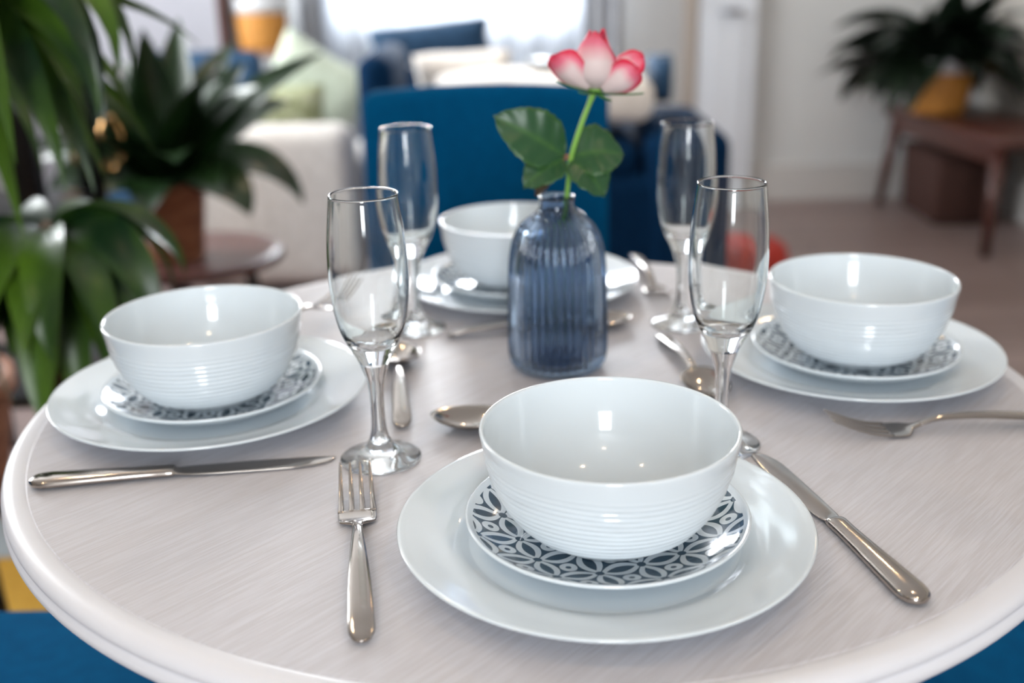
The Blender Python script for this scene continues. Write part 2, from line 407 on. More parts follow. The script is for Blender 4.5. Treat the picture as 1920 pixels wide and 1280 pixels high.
# ---------------------------------------------------------------- dining table
TC = (0.0216, 0.8961)
tb = empty('dining_table', (TC[0], TC[1], 0), 'round white dining table with a whitewashed oak top', 'table')
rim = resample([(.4235, T-.0006), (.4265, T+.0002), (.433, T+.0002), (.4365, T-.0008), (.4400, T-.0030), (.4418, T-.0065), (.4416, T-.0095), (.4396, T-.0115), (.4402, T-.0135), (.4422, T-.0155), (.4428, T-.019), (.4410, T-.023), (.436, T-.026), (.415, T-.026)], .0015)
link('table_edge', lathe(rim+[(.415, T-.012), (.4235, T-.004), (.4235, T-.0006)], 256), RIMWHITE, tb)
link('table_top', lathe([(0, T), (.10, T), (.20, T), (.30, T), (.4228, T), (.4236, T-.0006), (.4236, T-.024), (.4, T-.026), (0, T-.026)], 256), VENEER, tb, smooth=False)
link('pedestal', lathe(resample([(.0, .10), (.06, .10), (.075, .14), (.055, .22), (.045, .35), (.05, .5), (.075, .64), (.12, .70), (.14, .722), (0, .724)], .02), 48), RIMWHITE, tb)
leg = None
for k in range(4):
    bm = bmesh.new(); tube(bm, [(.04, 0, .15), (.14, 0, .12), (.25, 0, .06), (.31, 0, .025)], [.03, .028, .025, .024], 12)
    l = link('leg', bm, RIMWHITE, tb); l.rotation_euler = (0, 0, PI/4+k*PI/2)

# ---------------------------------------------------------------- crockery
def plate_profile():
    top = resample([(0, .0050), (.05, .0050), (.084, .0052), (.0905, .0064), (.096, .0092), (.102, .0113), (.115, .0140), (.130, .0180)], .002)
    lip = [(.1328, .0190), (.1345, .0193), (.1352, .0184), (.1345, .0172), (.1325, .0162)]
    bot = resample([(.1325, .0162), (.115, .0110), (.100, .0076), (.094, .0052), (.088, .0010), (.0860, 0), (.083, .0006), (.081, .0022), (0, .0022)], .003)
    return top+lip+bot[1:]
dp = link('dinner_plate', lathe(plate_profile(), 160), PORC)
def side_profile():
    top = resample([(0, .0042), (.045, .0042), (.060, .0058), (.075, .0102), (.0865, .0158)], .002)
    lip = [(.0895, .0180), (.0910, .0192), (.0922, .0194), (.0928, .0184), (.0921, .0170)]
    bot = resample([(.0921, .0170), (.078, .0088), (.064, .0030), (.055, .0004), (.052, 0), (.050, .0010), (0, .0010)], .003)
    return top+lip+bot[1:]
sp_ = link('side_plate', lathe(side_profile(), 128), PRINT)
def bowl_mesh():
    outer = [(0, .0020), (.034, .0020), (.0365, .0004), (.0400, 0), (.0425, .0022), (.0480, .0058), (.0590, .0140), (.0680, .0255), (.0748, .0400), (.0795, .0560), (.0822, .0700), (.0827, .0738)]
    lip = [(.0828, .0748), (.0822, .0757), (.0812, .0759), (.0803, .0752)]
    inner = [(.0800, .0735), (.0790, .066), (.0755, .050), (.069, .035), (.060, .0225), (.048, .0125), (.034, .0068), (.018, .0048), (0, .0045)]
    p = resample(outer, .0010)+lip+resample(inner, .0025)
    nout = len(resample(outer, .0010))
    def f(r, z, a):
        return r, z
    prof = []
    for i, (r, z) in enumerate(p): prof.append((r, z, i < nout))
    idx = {'i': 0}
    bm = bmesh.new(); seg = 128; rings = []
    for (r, z, out) in prof:
        if r < 1e-6: rings.append([bm.verts.new((0, 0, z))]); continue
        rg = []
        for i in range(seg):
            a = 2*PI*i/seg; d = 0
            if out and .006 < z < .064:
                env = min(1, (z-.006)/.006, (.064-z)/.010)
                ph = z/.0040*2*PI+1.1*math.sin(a*2+z*60)+.6*math.sin(a*5+2)
                d = env*(.00075*math.sin(ph)+.00022*math.sin(ph*2.3+a*3))
            rg.append(bm.verts.new(((r+d)*math.cos(a), (r+d)*math.sin(a), z)))
        rings.append(rg)
    for A, B in zip(rings, rings[1:]):
        for i in range(seg):
            j = (i+1) % seg
            if len(A) == 1: bm.faces.new((A[0], B[j], B[i]))
            elif len(B) == 1: bm.faces.new((A[i], A[j], B[0]))
            else: bm.faces.new((A[i], A[j], B[j], B[i]))
    return bm
bw = link('bowl', bowl_mesh(), PORC)
settings = [  # plate xy, side plate xy, bowl xy, rotation, words
    ((.0575, .625), (.0595, .627), (.0605, .6255), 0.0, 'nearest the camera, beside the upright fork'),
    ((-.2635, .8792), (-.261, .8775), (-.2623, .8748), 1.2, 'on the leafy plant side, above the pointed knife'),
    ((.3135, .9415), (.3165, .9355), (.3181, .9350), 2.3, 'on the wooden bench side, behind the resting fork'),
    ((.0110, 1.1960), (.0040, 1.1950), (.0035, 1.1990), 3.3, 'in front of the blue chair, behind the vase')]
zt = T+.0002
for i, (p, s, b, r, wd) in enumerate(settings):
    a = dp if i == 0 else copy_tree(dp); a.location = (*p, zt); tag(a, 'large white dinner plate '+wd, 'plate', 'white dinner plates')
    a = sp_ if i == 0 else copy_tree(sp_); a.location = (*s, zt+.0053); a.rotation_euler = (0, 0, r); tag(a, 'small slate and white petal-print plate '+wd, 'plate', 'petal-print side plates')
    a = bw if i == 0 else copy_tree(bw); a.location = (*b, zt+.0098); a.rotation_euler = (0, 0, r*.7); tag(a, 'white ribbed bowl '+wd, 'bowl', 'white bowls')

# ---------------------------------------------------------------- champagne flutes
def flute(loc, label, rz):
    o = empty('champagne_flute', loc, label, 'glass', 'champagne flutes', rz)
    oB = resample([(.0112, .0795), (.0148, .0875), (.0195, .0960), (.0243, .1080), (.0277, .1250), (.0292, .1420), (.0293, .1580), (.0284, .1760), (.0266, .1930), (.0250, .2065)], .003)
    lip = [(.0250, .2078), (.0245, .2086), (.0238, .2084), (.0236, .2074)]
    iB = resample([(.0236, .2065), (.0253, .1930), (.0272, .1760), (.0281, .1580), (.0279, .1420), (.0262, .1250), (.0222, .1080), (.0165, .0985), (.0090, .0945), (0, .0935)], .003)
    link('glass_bowl', lathe(oB+lip+iB, 96), GLASS, o)
    stem = resample([(.0112, .0795), (.0090, .0725), (.0066, .0640), (.0055, .0520), (.0052, .0420), (.0054, .0320), (.0062, .0240), (.0078, .0175)], .002)
    link('glass_stem', lathe(stem, 64), GLASS, o)
    foot = resample([(.0078, .0175), (.0108, .0120), (.0165, .0075), (.0240, .0044), (.0300, .0024), (.0314, .0014)], .0015)+[(.0312, .0004), (.0300, 0), (.0200, .0002), (.0100, .0012), (0, .0018)]
    link('glass_foot', lathe(foot, 96), GLASS, o)
    return o
flute((-.104, .7612, zt), 'clear champagne flute between the ribbed bowl nearest the camera and the leafy plant side', 0)
flute((.1618, .7727, zt), 'clear champagne flute behind the nearest bowl, on the wooden bench side', 0)
flute((-.1002, 1.0703, zt), 'clear champagne flute in front of the blue chair, on the cream armchair side', 0)
flute((.1769, 1.0659, zt), 'clear champagne flute behind the vase, in front of the navy sofa arm', 0)

# ---------------------------------------------------------------- cutlery (built along +x: handle end at 0)
def handle_secs(L=.125, w=.0078, neck=.0036, arch=.010):
    return cr([(0.0, 0, .0035, .0012, .0008), (.0012, 0, .0036, .0042, .0013), (.004, 0, .0040, .0061, .0017), (.010, 0, .0050, w, .0018), (.025, 0, .0075, w*.98, .0018),
               (.055, 0, arch, w*.90, .0019), (.085, 0, arch+.0018, w*.70, .0021), (L-.015, 0, arch+.001, neck*1.05, .0022), (L, 0, arch-.0035, neck, .0018)], 6)
def fork(loc, ang, label, group='steel forks'):
    o = empty('fork', loc, label, 'fork', group, ang)
    link('handle', loft(bmesh.new(), handle_secs(.130), 24, 2.3), STEEL, o)
    hd = cr([(.1295, 0, .0066, .0028, .0018), (.135, 0, .0046, .0040, .0015), (.1395, 0, .0031, .0095, .0012), (.1420, 0, .0024, .0124, .0011), (.147, 0, .0021, .0132, .0010), (.153, 0, .0023, .0133, .0009), (.157, 0, .0027, .0133, .0009)], 5)
    link('fork_head', loft(bmesh.new(), hd, 28, 3.2), STEEL, o)
    for k in range(4):
        y0 = (k-1.5)*.0075
        p = cr([(.155, y0, .0026, .0023, .0009), (.170, y0*.985, .0046, .0018, .0009), (.185, y0*.97, .0092, .0015, .0008), (.199, y0*.95, .0150, .0011, .0007), (.205, y0*.94, .0178, .0006, .0005)], 5)
        link('tine', loft(bmesh.new(), p, 14, 2.6), STEEL, o)
    return o
def knife(loc, ang, label, L=.222, tilt=0):
    o = empty('table_knife', loc, label, 'knife', 'steel table knives', ang)
    k = L/.222
    h = cr([(0, 0, .0042, .0018, .0014), (.0015*k, 0, .0042, .0050, .0026), (.005*k, 0, .0043, .0086, .0036), (.012*k, 0, .0044, .0104, .0040), (.025*k, 0, .0044, .0101, .0040), (.055*k, 0, .0043, .0086, .0036), (.085*k, 0, .0041, .0074, .0032), (.100*k, 0, .0040, .0074, .0032), (.104*k, 0, .0040, .0070, .0026)], 5)
    link('handle', loft(bmesh.new(), h, 24, 2.6), STEEL, o)
    b = cr([(.1035*k, 0, .0036, .0052, .0016), (.108*k, 0, .0030, .0066, .0010), (.120*k, .0004, .0024, .0082, .0008), (.160*k, .0006, .0018, .0090, .0007), (.195*k, .0004, .0014, .0084, .0006), (.210*k, .0016, .0012, .0066, .0006), (.218*k, .0036, .0011, .0040, .0005), (.222*k, .0056, .0010, .0012, .0004)], 5)
    link('blade', loft(bmesh.new(), b, 20, 2.2), STEEL, o)
    return o
def spoon(loc, ang, label, k=1.0):
    o = empty('spoon', loc, label, 'spoon', 'steel spoons', ang); o.scale = (k, k, k)
    link('handle', loft(bmesh.new(), handle_secs(.130), 24, 2.3), STEEL, o)
    bm = bmesh.new(); NU, NV = 10, 40; L, W, D = .066, .0225, .0095
    def P(u, a, off):
        x = math.cos(a); y = math.sin(a)
        wd = W*(1-.16*x)                                   # egg shape, broad towards the neck
        r = u; zz = .0108-off-D*(1-r**2.2)
        zz += .0030*(x*r)*-1*.6+ .0016*(x*r)**2
        return (.130-.002+L/2+L/2*x*r, wd*y*r*math.sqrt(max(0, 1)), zz)
    top = [[bm.verts.new(P(u/NU, 2*PI*a/NV, 0)) for a in range(NV)] for u in range(1, NU+1)]
    bot = [[bm.verts.new(P(u/NU*.985, 2*PI*a/NV, .0011)) for a in range(NV)] for u in range(1, NU+1)]
    ct = bm.verts.new(P(0, 0, 0)); cb = bm.verts.new(P(0, 0, .0011))
    for G, c, s in ((top, ct, 1), (bot, cb, -1)):
        for a in range(NV):
            b_ = (a+1) % NV
            bm.faces.new((c, G[0][a], G[0][b_]) if s > 0 else (c, G[0][b_], G[0][a]))
            for u in range(NU-1):
                f = (G[u][a], G[u+1][a], G[u+1][b_], G[u][b_]); bm.faces.new(f if s > 0 else f[::-1])
    for a in range(NV):
        b_ = (a+1) % NV; bm.faces.new((top[-1][a], bot[-1][a], bot[-1][b_], top[-1][b_]))
    link('spoon_bowl', bm, STEEL, o)
    return o
def aim(a, b): return math.atan2(b[1]-a[1], b[0]-a[0])
fork((-.0885, .517, zt), aim((-.0885, .517), (-.118, .720)), 'steel dinner fork lying tines away from the camera beside the nearest plate')
knife((.2375, .5425, zt), aim((.2375, .5425), (.1885, .752)), 'steel table knife tucked against the nearest plate, broad handle towards the camera', .217)
knife((-.3630, .7255, zt), aim((-.363, .7255), (-.1390, .7575)), 'steel table knife lying in front of the plate on the leafy plant side', .226)
fork((.4540, .7960, zt), aim((.454, .796), (.254, .784)), 'steel fork reaching over the table edge in front of the plate on the bench side')
spoon((.1200, .7780, zt), aim((.120, .778), (-.080, .826)), 'steel spoon half hidden behind the ribbed bowl nearest the camera', 1.0)
spoon((-.0915, .8120, zt), aim((-.0915, .812), (-.1165, 1.02)), 'steel spoon lying end-on behind the front champagne flute on the plant side', 1.0)
fork((-.262, .956, zt+.0185), aim((-.262, .956), (-.178, 1.13)), 'steel fork peeking out behind the plate on the leafy plant side')
spoon((-.0660, 1.0400, zt), aim((-.066, 1.040), (.129, 1.068)), 'steel spoon lying between the blue vase and the plate behind it', 1.0)
spoon((.1490, 1.0270, zt), aim((.149, 1.027), (.176, .84)), 'steel spoon between the vase and the plate on the bench side', .93)
fork((.1560, 1.3300, zt), aim((.156, 1.33), (.168, 1.13)), 'steel fork beside the farthest plate, tines towards the camera')

# ---------------------------------------------------------------- vase and rose
VX, VY = .0430, .9550
def vase():
    outer = resample([(.0300, .0000), (.0385, .0008), (.0435, .0050), (.0450, .0130), (.0455, .0300), (.0450, .0600), (.0440, .0900), (.0425, .1080), (.0392, .1230), (.0330, .1350), (.0250, .1430), (.0190, .1475), (.0162, .1515), (.0155, .1550), (.0160, .1590)], .0025)
    lip = [(.0166, .1610), (.0164, .1622), (.0156, .1626), (.0146, .1618)]
    inner = resample([(.0138, .1590), (.0132, .1550), (.0140, .1505), (.0180, .1445), (.0240, .1395), (.0315, .1320), (.0368, .1210), (.0398, .1070), (.0412, .0900), (.0420, .0600), (.0425, .0300), (.0415, .0140), (.0370, .0080), (.0, .0070)], .004)
    nr = 40
    inn = set((round(a_, 6), round(b_, 6)) for a_, b_ in inner)
    def f(r, z, a):
        if (round(r, 6), round(z, 6)) in inn: return r, z
        e = min(1, max(0, (z-.004)/.010), max(0, (.147-z)/.012)) if z < .147 else 0
        return r+e*.0020*(abs(math.sin(a*nr/2))*1.7-1)*(1 if r > 0 else 0), z
    bm = bmesh.new(); no = len(outer); seg = nr*8
    lathe(outer+lip+inner, seg, bm, f)
    return bm
def vase_mesh():
    bm = vase()
    lathe([(0, .0), (.030, .0)], 320, bm)
    bmesh.ops.remove_doubles(bm, verts=bm.verts, dist=1e-6)
    return bm
vs = link('vase', vase_mesh(), BLUEGLASS, loc=(VX, VY, zt)); tag(vs, 'blue ribbed glass bottle vase holding a single rose at the middle of the table', 'vase')

rose = empty('rose', (VX, VY, zt+.012), 'pink-edged white rose on a leafy green stem standing in the blue vase', 'flower')
RO = Vector(rose.location)
def W_(p): return Vector((p[0], p[1], p[2]+T))-RO          # table coordinates -> rose local
bm = bmesh.new()
tube(bm, [W_(p) for p in cr([(.036, .957, .020), (.044, .957, .090), (.0500, .956, .140), (.0530, .955, .170), (.0560, .955, .196), (.0640, .955, .222), (.0740, .955, .248), (.0765, .955, .256)], 5)],
     [.0021]*20+[.0023]*10+[.0028]*5+[.0036], 14)
link('stem', bm, STEM, rose)
def patch(fn, nu, nv, name, m, parent, edgefn, thick=.0006):
    bm = bmesh.new(); g = []; ed = []
    for j in range(nv+1):
        row = []
        for i in range(nu+1):
            u, v = -1+2*i/nu, j/nv
            row.append(bm.verts.new(fn(u, v))); ed.append(edgefn(u, v))
        g.append(row)
    for j in range(nv):
        for i in range(nu): bm.faces.new((g[j][i], g[j][i+1], g[j+1][i+1], g[j+1][i]))
    o = link(name, bm, m, parent, edge=ed)
    s = o.modifiers.new('thickness', 'SOLIDIFY'); s.thickness = thick; s.offset = 0
    return o
def petal(phi, span, zs, rs, tipu=.30, curl=0.0, name='petal', tilt=(0, 0), seed=0):
    """a petal wrapped round the flower axis: rs/zs = radius and height along its length"""
    C = Vector((.0775, .955, .2555)); R_ = cr([(r, z) for r, z in zip(rs, zs)], 8); n = len(R_)-1
    def fn(u, v):
        t = v*n; i = min(int(t), n-1); f = t-i; r = R_[i][0]*(1-f)+R_[i+1][0]*f; z = R_[i][1]*(1-f)+R_[i+1][1]*f
        wv = math.sin(PI*min(1, .18+.62*v))**.8*(1 if v < .55 else math.sqrt(max(0, 1-((v-.55)/.47)**2.6))*1+.02)
        a = phi+u*span*wv
        z2 = z-tipu*abs(u)**2*v*.010*1.6
        r2 = r*(1+curl*abs(u)**3)+.0012*math.sin(5*u+seed+6*v)*v
        return W_(C+Vector((r2*math.cos(a), r2*math.sin(a), z2)))
    def ed(u, v):
        e = max((abs(u)-.58)/.42, 0)**1.2*min(1, v*2.4); e2 = max((v-.50)/.50, 0)**1.1
        return min(1, max(0, e*.9+e2))
    return patch(fn, 16, 22, name, PETAL, rose, ed)
# bud: petals wrapped tightly; the front one broad and pale
petal(math.radians(255), 1.45, (0, .010, .024, .040, .0490), (.0050, .0165, .0185, .0130, .0066), .3, seed=1)
petal(math.radians(20), 1.35, (0, .012, .028, .043, .0500), (.0030, .0140, .0150, .0100, .0068), .2, seed=2)
petal(math.radians(140), 1.40, (0, .012, .028, .042, .0490), (.0030, .0135, .0150, .0095, .0058), .3, seed=3)
petal(math.radians(310), 1.30, (0, .012, .026, .040, .0470), (.0025, .0110, .0120, .0078, .0040), .2, seed=4)
petal(math.radians(80), 1.30, (0, .012, .026, .040, .0480), (.0025, .0100, .0110, .0070, .0035), .2, seed=5)
# opened outer petals
def open_petal(base, tip, wid, nrm, cup=.5, bow=.006, notch=.12):
    b_, t_ = Vector(base), Vector(tip); d = t_-b_; L = d.length; d.normalize(); n = Vector(nrm).normalized(); s = d.cross(n).normalized(); n = s.cross(d).normalized()
    def fn(u, v):
        wv = wid*(.30+.70*math.sin(PI/2*min(1, v/.62))) if v < .62 else wid*math.sqrt(max(0.0004, 1-((v-.62)/.385)**2.6))
        vv = v-notch*(abs(abs(u)-.45)*1.2)*max(0, v-.7)*1.5
        p = b_+d*(vv*L)+s*u*wv-n*(cup*abs(u)**1.8*wv)+n*(bow*math.sin(PI*v))+n*(.0035*max(0, v-.75)/.25*(.6+abs(u)))
        return W_(p)
    return patch(fn, 16, 22, 'petal', PETAL, rose, lambda u, v: min(1, max(0, (abs(u)-.52)/.48)**1.3*min(1, v*1.8)+max(0, (v-.55)/.45)**1.2))
open_petal((.0700, .948, .2555), (.0395, .944, .2870), .0165, (-.50, -.80, -.25), .55)
open_petal((.0830, .946, .2545), (.1135, .938, .2745), .0145, (.35, -.90, .05), .55)
open_petal((.0850, .956, .2600), (.1190, .958, .2830), .0125, (.20, -.75, .60), .5)
open_petal((.0780, .964, .2560), (.0800, .992, .2830), .0165, (0, .8, -.6), .55)
open_petal((.0700, .962, .2560), (.0500, .980, .2860), .0150, (-.6, .6, -.5), .55)
# sepals
for (dx, dy, dz, dr) in [(-.0340, -.004, .0125, .004), (.0400, -.006, .0010, -.005), (-.016, -.012, .004, 0), (.014, .014, .000, 0), (.012, -.014, -.0035, 0)]:
    B = Vector((.0770, .9505, .2525)); D = Vector((dx, dy-.008, dz-.001))
    def fn(u, v, B=B, D=D):
        s = Vector((-D.y, D.x, 0)).normalized(); wdt = .0034*math.sin(PI*min(1, .25+.75*v))**.7*(1-v*.55)
        p = B+D*v+s*u*wdt; p.z += .004*v*(1-v)*(-1.4)+abs(u)*.0012
        return W_(p)
    patch(fn, 6, 14, 'sepal', SEPAL, rose, lambda u, v: 0, .0005)
bm = bmesh.new(); lathe([(0, -.004), (.0042, -.003), (.0062, .001), (.0058, .004), (0, .005)], 20, bm)
hp = link('calyx', bm, STEM, rose); hp.location = W_((.0770, .955, .2540))
def leaf(base, tip, wid, nrm, name='leaf', m=None, bend=.006, fold=.18, asym=0):
    b, t = Vector(base), Vector(tip); d = t-b; L = d.length; d.normalize(); n = Vector(nrm).normalized(); s = d.cross(n).normalized(); n = s.cross(d).normalized()
    def fn(u, v):
        wv = wid*(math.sin(PI*v**.80)**.75 if 0 < v < 1 else 0)*(1-.10*math.cos(v*60)*.25)
        if v > .93: wv *= max(.0, (1-v)/.07)**.8
        if v < .10: wv = max(wv*.9, .0007)
        p = b+d*(v*L)+s*(u+asym*abs(u))*wv+n*(bend*math.sin(PI*v)+fold*abs(u)*wv)
        p += n*(.0011*math.sin(v*26-abs(u)*5)*abs(u)*(1 if 0 < v < 1 else 0))
        return W_(p)
    return patch(fn, 12, 30, name, m or ROSELEAF, rose, lambda u, v: max(0, 1-abs(abs(math.sin(v*16-abs(u)*3.0)))*3)*.25+(.75 if abs(u) < .05 else 0)*.6+(.5*max(0, (abs(u)-.85)/.15)), .0004)
leaf((.0505, .956, .1975), (-.0120, .945, .2360), .0250, (-.25, -.72, .45))
leaf((.0500, .954, .1950), (.0130, .935, .1735), .0185, (-.1, -.70, .70))
leaf((.0560, .958, .1970), (.1040, .965, .1960), .0260, (.15, -.75, .65))
leaf((.0560, .952, .1940), (.0840, .935, .1640), .0210, (.35, -.70, .60))
leaf((.0400, .950, .1800), (.0240, .955, .1620), .0050, (-.3, -.8, .3), m=ROSELEAFB)
bm = bmesh.new()
for p in [[(.0560, .955, .196), (.053, .9555, .1985), (.0500, .956, .1975)], [(.0560, .955, .194), (.053, .9545, .1960), (.0495, .954, .1950)], [(.0555, .955, .185), (.048, .953, .184), (.0400, .950, .180)]]:
    tube(bm, [W_(q) for q in p], .0011, 8)
link('leaf_stalk', bm, mat('reddish_stalk', (.28, .12, .07), .5), rose)

# ---------------------------------------------------------------- chairs
def chair(loc, rz, label, sw=.44, sd=.44, bw_=.41, btop=.905):
    """seat centre at the empty; the backrest stands on the -y side before turning"""
    o = empty('dining_chair', (*loc, 0), label, 'chair', 'blue upholstered dining chairs', rz)
    bm = bmesh.new(); box(bm, (0, 0, .425), (sw, sd, .075), .028, seg=5)
    for v in bm.verts:
        if v.co.z > .44: v.co.z += .010*math.cos(v.co.x/sw*PI)*math.cos(v.co.y/sd*PI)
    link('seat', bm, BLUEFAB, o)
    bm = bmesh.new(); box(bm, (0, -sd/2-.005, (btop+.34)/2), (bw_, .06, btop-.34), .022, seg=5)
    bmesh.ops.subdivide_edges(bm, edges=[e for e in bm.edges if e.calc_length() > .2], cuts=6, use_grid_fill=True)
    for v in bm.verts:
        v.co.y += -.05*((v.co.z-.34)/(btop-.34))+.045*(abs(v.co.x)/(bw_/2))**2
        v.co.z += .006*(1-(abs(v.co.x)/(bw_/2))**2)*(v.co.z > .8)
    link('backrest', bm, BLUEFAB, o)
    for sx in (-1, 1):
        for sy in (-1, 1):
            bm = bmesh.new(); tube(bm, [(sx*(sw/2-.05), sy*(sd/2-.05), .39), (sx*(sw/2-.025), sy*(sd/2-.02), 0.0)], [.018, .010], 14)
            link('leg', bm, BLACKMET, o)
    return o
chair((-.040, 1.600), PI-.02, 'petrol blue upholstered dining chair with its backrest behind the farthest bowl')
chair((-.500, .800), -PI/2, 'petrol blue dining chair tucked in on the rug side, only its seat in view')
chair((.580, .800), PI/2, 'petrol blue dining chair tucked in on the bench side, only its seat in view')

# ---------------------------------------------------------------- cushions
def cushion(name, loc, size, m, label, rot=(0, 0, 0), puff=1.0, cat='cushion'):
    bm = bmesh.new(); N = 20; g = {}
    for sgn in (1, -1):
        for i in range(N+1):
            for j in range(N+1):
                u, v = -1+2*i/N, -1+2*j/N
                e = max(0, (1-u**4)*(1-v**4))**.5*puff
                pin = 1-.07*(1-abs(u))*abs(v)**3; pin2 = 1-.07*(1-abs(v))*abs(u)**3
                if sgn == -1 and (i in (0, N) or j in (0, N)): g[sgn, i, j] = g[1, i, j]; continue
                g[sgn, i, j] = bm.verts.new((u*size[0]/2*pin2, sgn*size[1]/2*e, v*size[2]/2*pin))
    for sgn in (1, -1):
        for i in range(N):
            for j in range(N):
                f = [g[sgn, i, j], g[sgn, i+1, j], g[sgn, i+1, j+1], g[sgn, i, j+1]]
                bm.faces.new(f if sgn < 0 else f[::-1])
    o = link(name, bm, m, loc=loc); o.rotation_euler = rot; tag(o, label, cat); return o

# ---------------------------------------------------------------- navy sofa with cream throw
sf = empty('sofa', (.12, 3.5, 0), 'navy blue sofa under the window, behind the blue dining chair', 'sofa')
def part(name, m, parent, c, s, bev, seg=4, rot=None):
    L = parent.location; bm = bmesh.new(); box(bm, (c[0]-L.x, c[1]-L.y, c[2]-L.z), s, bev, seg=seg, rot=rot); return link(name, bm, m, parent)
part('sofa_base', NAVY, sf, (.02, 3.55, .30), (.86, 1.1, .46), .05)
part('armrest', NAVY, sf, (.505, 3.30, .355), (.245, .62, .57), .05)
part('armrest', NAVY, sf, (-.365, 3.32, .46), (.10, .56, .80), .045)
part('backrest', NAVY, sf, (-.23, 4.0, .37), (.36, .14, .74), .04)
part('seat_cushion', NAVY, sf, (.03, 3.5, .565), (.68, .98, .10), .04)
for x in (-.33, .35):
    for y in (3.1, 4.0):
        L = sf.location; bm = bmesh.new(); tube(bm, [(x-L.x, y-L.y, .08), (x-L.x, y-L.y, 0)], [.02, .015]); link('leg', bm, DARKWOOD, sf)
# cream fleece over the sofa
bm = bmesh.new(); box(bm, (0, 0, 0), (.64, .46, .12), .045, seg=5)
bmesh.ops.subdivide_edges(bm, edges=[e for e in bm.edges if e.calc_length() > .2], cuts=8, use_grid_fill=True)
for v in bm.verts: v.co += Vector((0, 0, .012*noise.noise(v.co*7)+.012*(v.co.x)))
o = link('fleece_throw', bm, CREAM2, loc=(.095, 3.27, .722)); tag(o, 'cream fleece folded thickly on the navy sofa seat', 'throw')
cushion('cushion', (-.265, 3.97, .826), (.43, .12, .14), NAVYPIL, 'long navy cushion tilted against the bright window on the sofa', (.2, -.09, .05))
cushion('cushion', (-.14, 3.66, .722), (.32, .15, .20), CREAM2, 'white cushion squeezed under the tilted navy cushion', (.3, -.03, 0))
cushion('cushion', (.475, 3.42, .746), (.07, .30, .15), NAVYPIL, 'small navy cushion standing on the sofa armrest beside the cream fleece', (0, 0, 0), .8)
bm = bmesh.new(); box(bm, (0, 0, 0), (.055, .11, .022), .006); o = link('remote_control', bm, mat('black_plastic', (.01, .01, .012), .4), loc=(.115, 3.40, .800)); o.rotation_euler = (0, 0, .5); tag(o, 'black remote control lying on the cream fleece', 'remote control')
# navy armchair by the white panel
ac = empty('armchair', (-1.25, 4.28, 0), 'blue armchair in front of the white wall panel, behind the potted lily', 'armchair')
part('seat', NAVYPIL, ac, (-1.25, 4.26, .28), (.50, .42, .36), .05)
part('backrest', NAVYPIL, ac, (-1.20, 4.44, .53), (.46, .10, .50), .05)
part('armrest', NAVYPIL, ac, (-1.50, 4.28, .36), (.09, .42, .40), .04)
part('armrest', NAVYPIL, ac, (-.99, 4.28, .36), (.09, .42, .40), .04)
for x in (-1.5, -1.0):
    for y in (4.1, 4.4):
        L = ac.location; bm = bmesh.new(); tube(bm, [(x-L.x, y-L.y, .12), (x-L.x, y-L.y, 0)], [.02, .014]); link('leg', bm, DARKWOOD, ac)
# cream armchair
ca = empty('armchair', (-.86, 3.65, 0), 'cream boucle armchair seen from behind, beside the blue dining chair', 'armchair')
part('backrest', CREAM, ca, (-.86, 3.56, .345), (.72, .16, .53), .06, 5)
part('seat', CREAM, ca, (-.86, 3.80, .25), (.56, .40, .26), .05)
part('armrest', CREAM, ca, (-.545, 3.82, .30), (.11, .40, .38), .05)
part('armrest', CREAM, ca, (-1.175, 3.82, .30), (.11, .40, .38), .05)
for x in (-1.15, -.57):
    for y in (3.55, 3.95):
        L = ca.location; bm = bmesh.new(); tube(bm, [(x-L.x, y-L.y, .12), (x-L.x, y-L.y, 0)], [.022, .016]); link('leg', bm, BLACKMET, ca)
cushion('cushion', (-.69, 3.90, .65), (.36, .11, .36), SAGE, 'pale sage cushion standing tallest in the cream armchair', (.12, .55, 0))
cushion('cushion', (-.86, 3.725, .56), (.49, .12, .32), OLIVE, 'shaggy olive cushion leaning on the back of the cream armchair', (.1, 0, .05))

# ---------------------------------------------------------------- plants
def leaf_into(bm, base, az, elev, L, wid, droop, nseg=12, fold=.25, shape='oval', roll=0.0):
    """one arching leaf"""
    p = Vector(base); e = elev; prev = None
    side = Vector((-math.sin(az), math.cos(az), 0))
    for j in range(nseg+1):
        v = j/nseg
        d = Vector((math.cos(az)*math.cos(e), math.sin(az)*math.cos(e), math.sin(e)))
        up = side.cross(d)*-1
        if up.z < 0 and abs(e) < PI/2: up = -up
        sd = (side*math.cos(roll)+up*math.sin(roll))
        if shape == 'oval': wv = wid*(.05+math.sin(PI*min(1, v**.85))**.9)
        else: wv = wid*(.35+.65*math.sin(PI*min(.999, .08+.92*v**.7)))*(1-v**4)+.0006
        row = [bm.verts.new(p-sd*wv+up*fold*wv), bm.verts.new(p-sd*wv*.5+up*fold*wv*.3), bm.verts.new(p), bm.verts.new(p+sd*wv*.5+up*fold*wv*.3), bm.verts.new(p+sd*wv+up*fold*wv)]
        if prev:
            for k in range(4): bm.faces.new((prev[k], prev[k+1], row[k+1], row[k]))
        prev = row; p = p+d*(L/nseg); e -= droop/nseg
def pot_profile(r0, r1, h, lip=.006):
    return [(0, 0), (r0, 0), (r0*1.02, .004), (r1, h-lip*3), (r1+lip, h-lip*2.5), (r1+lip, h), (r1-lip*.6, h), (r1-lip, h-.02), (r1-lip*1.5, h-.03), (0, h-.03)]

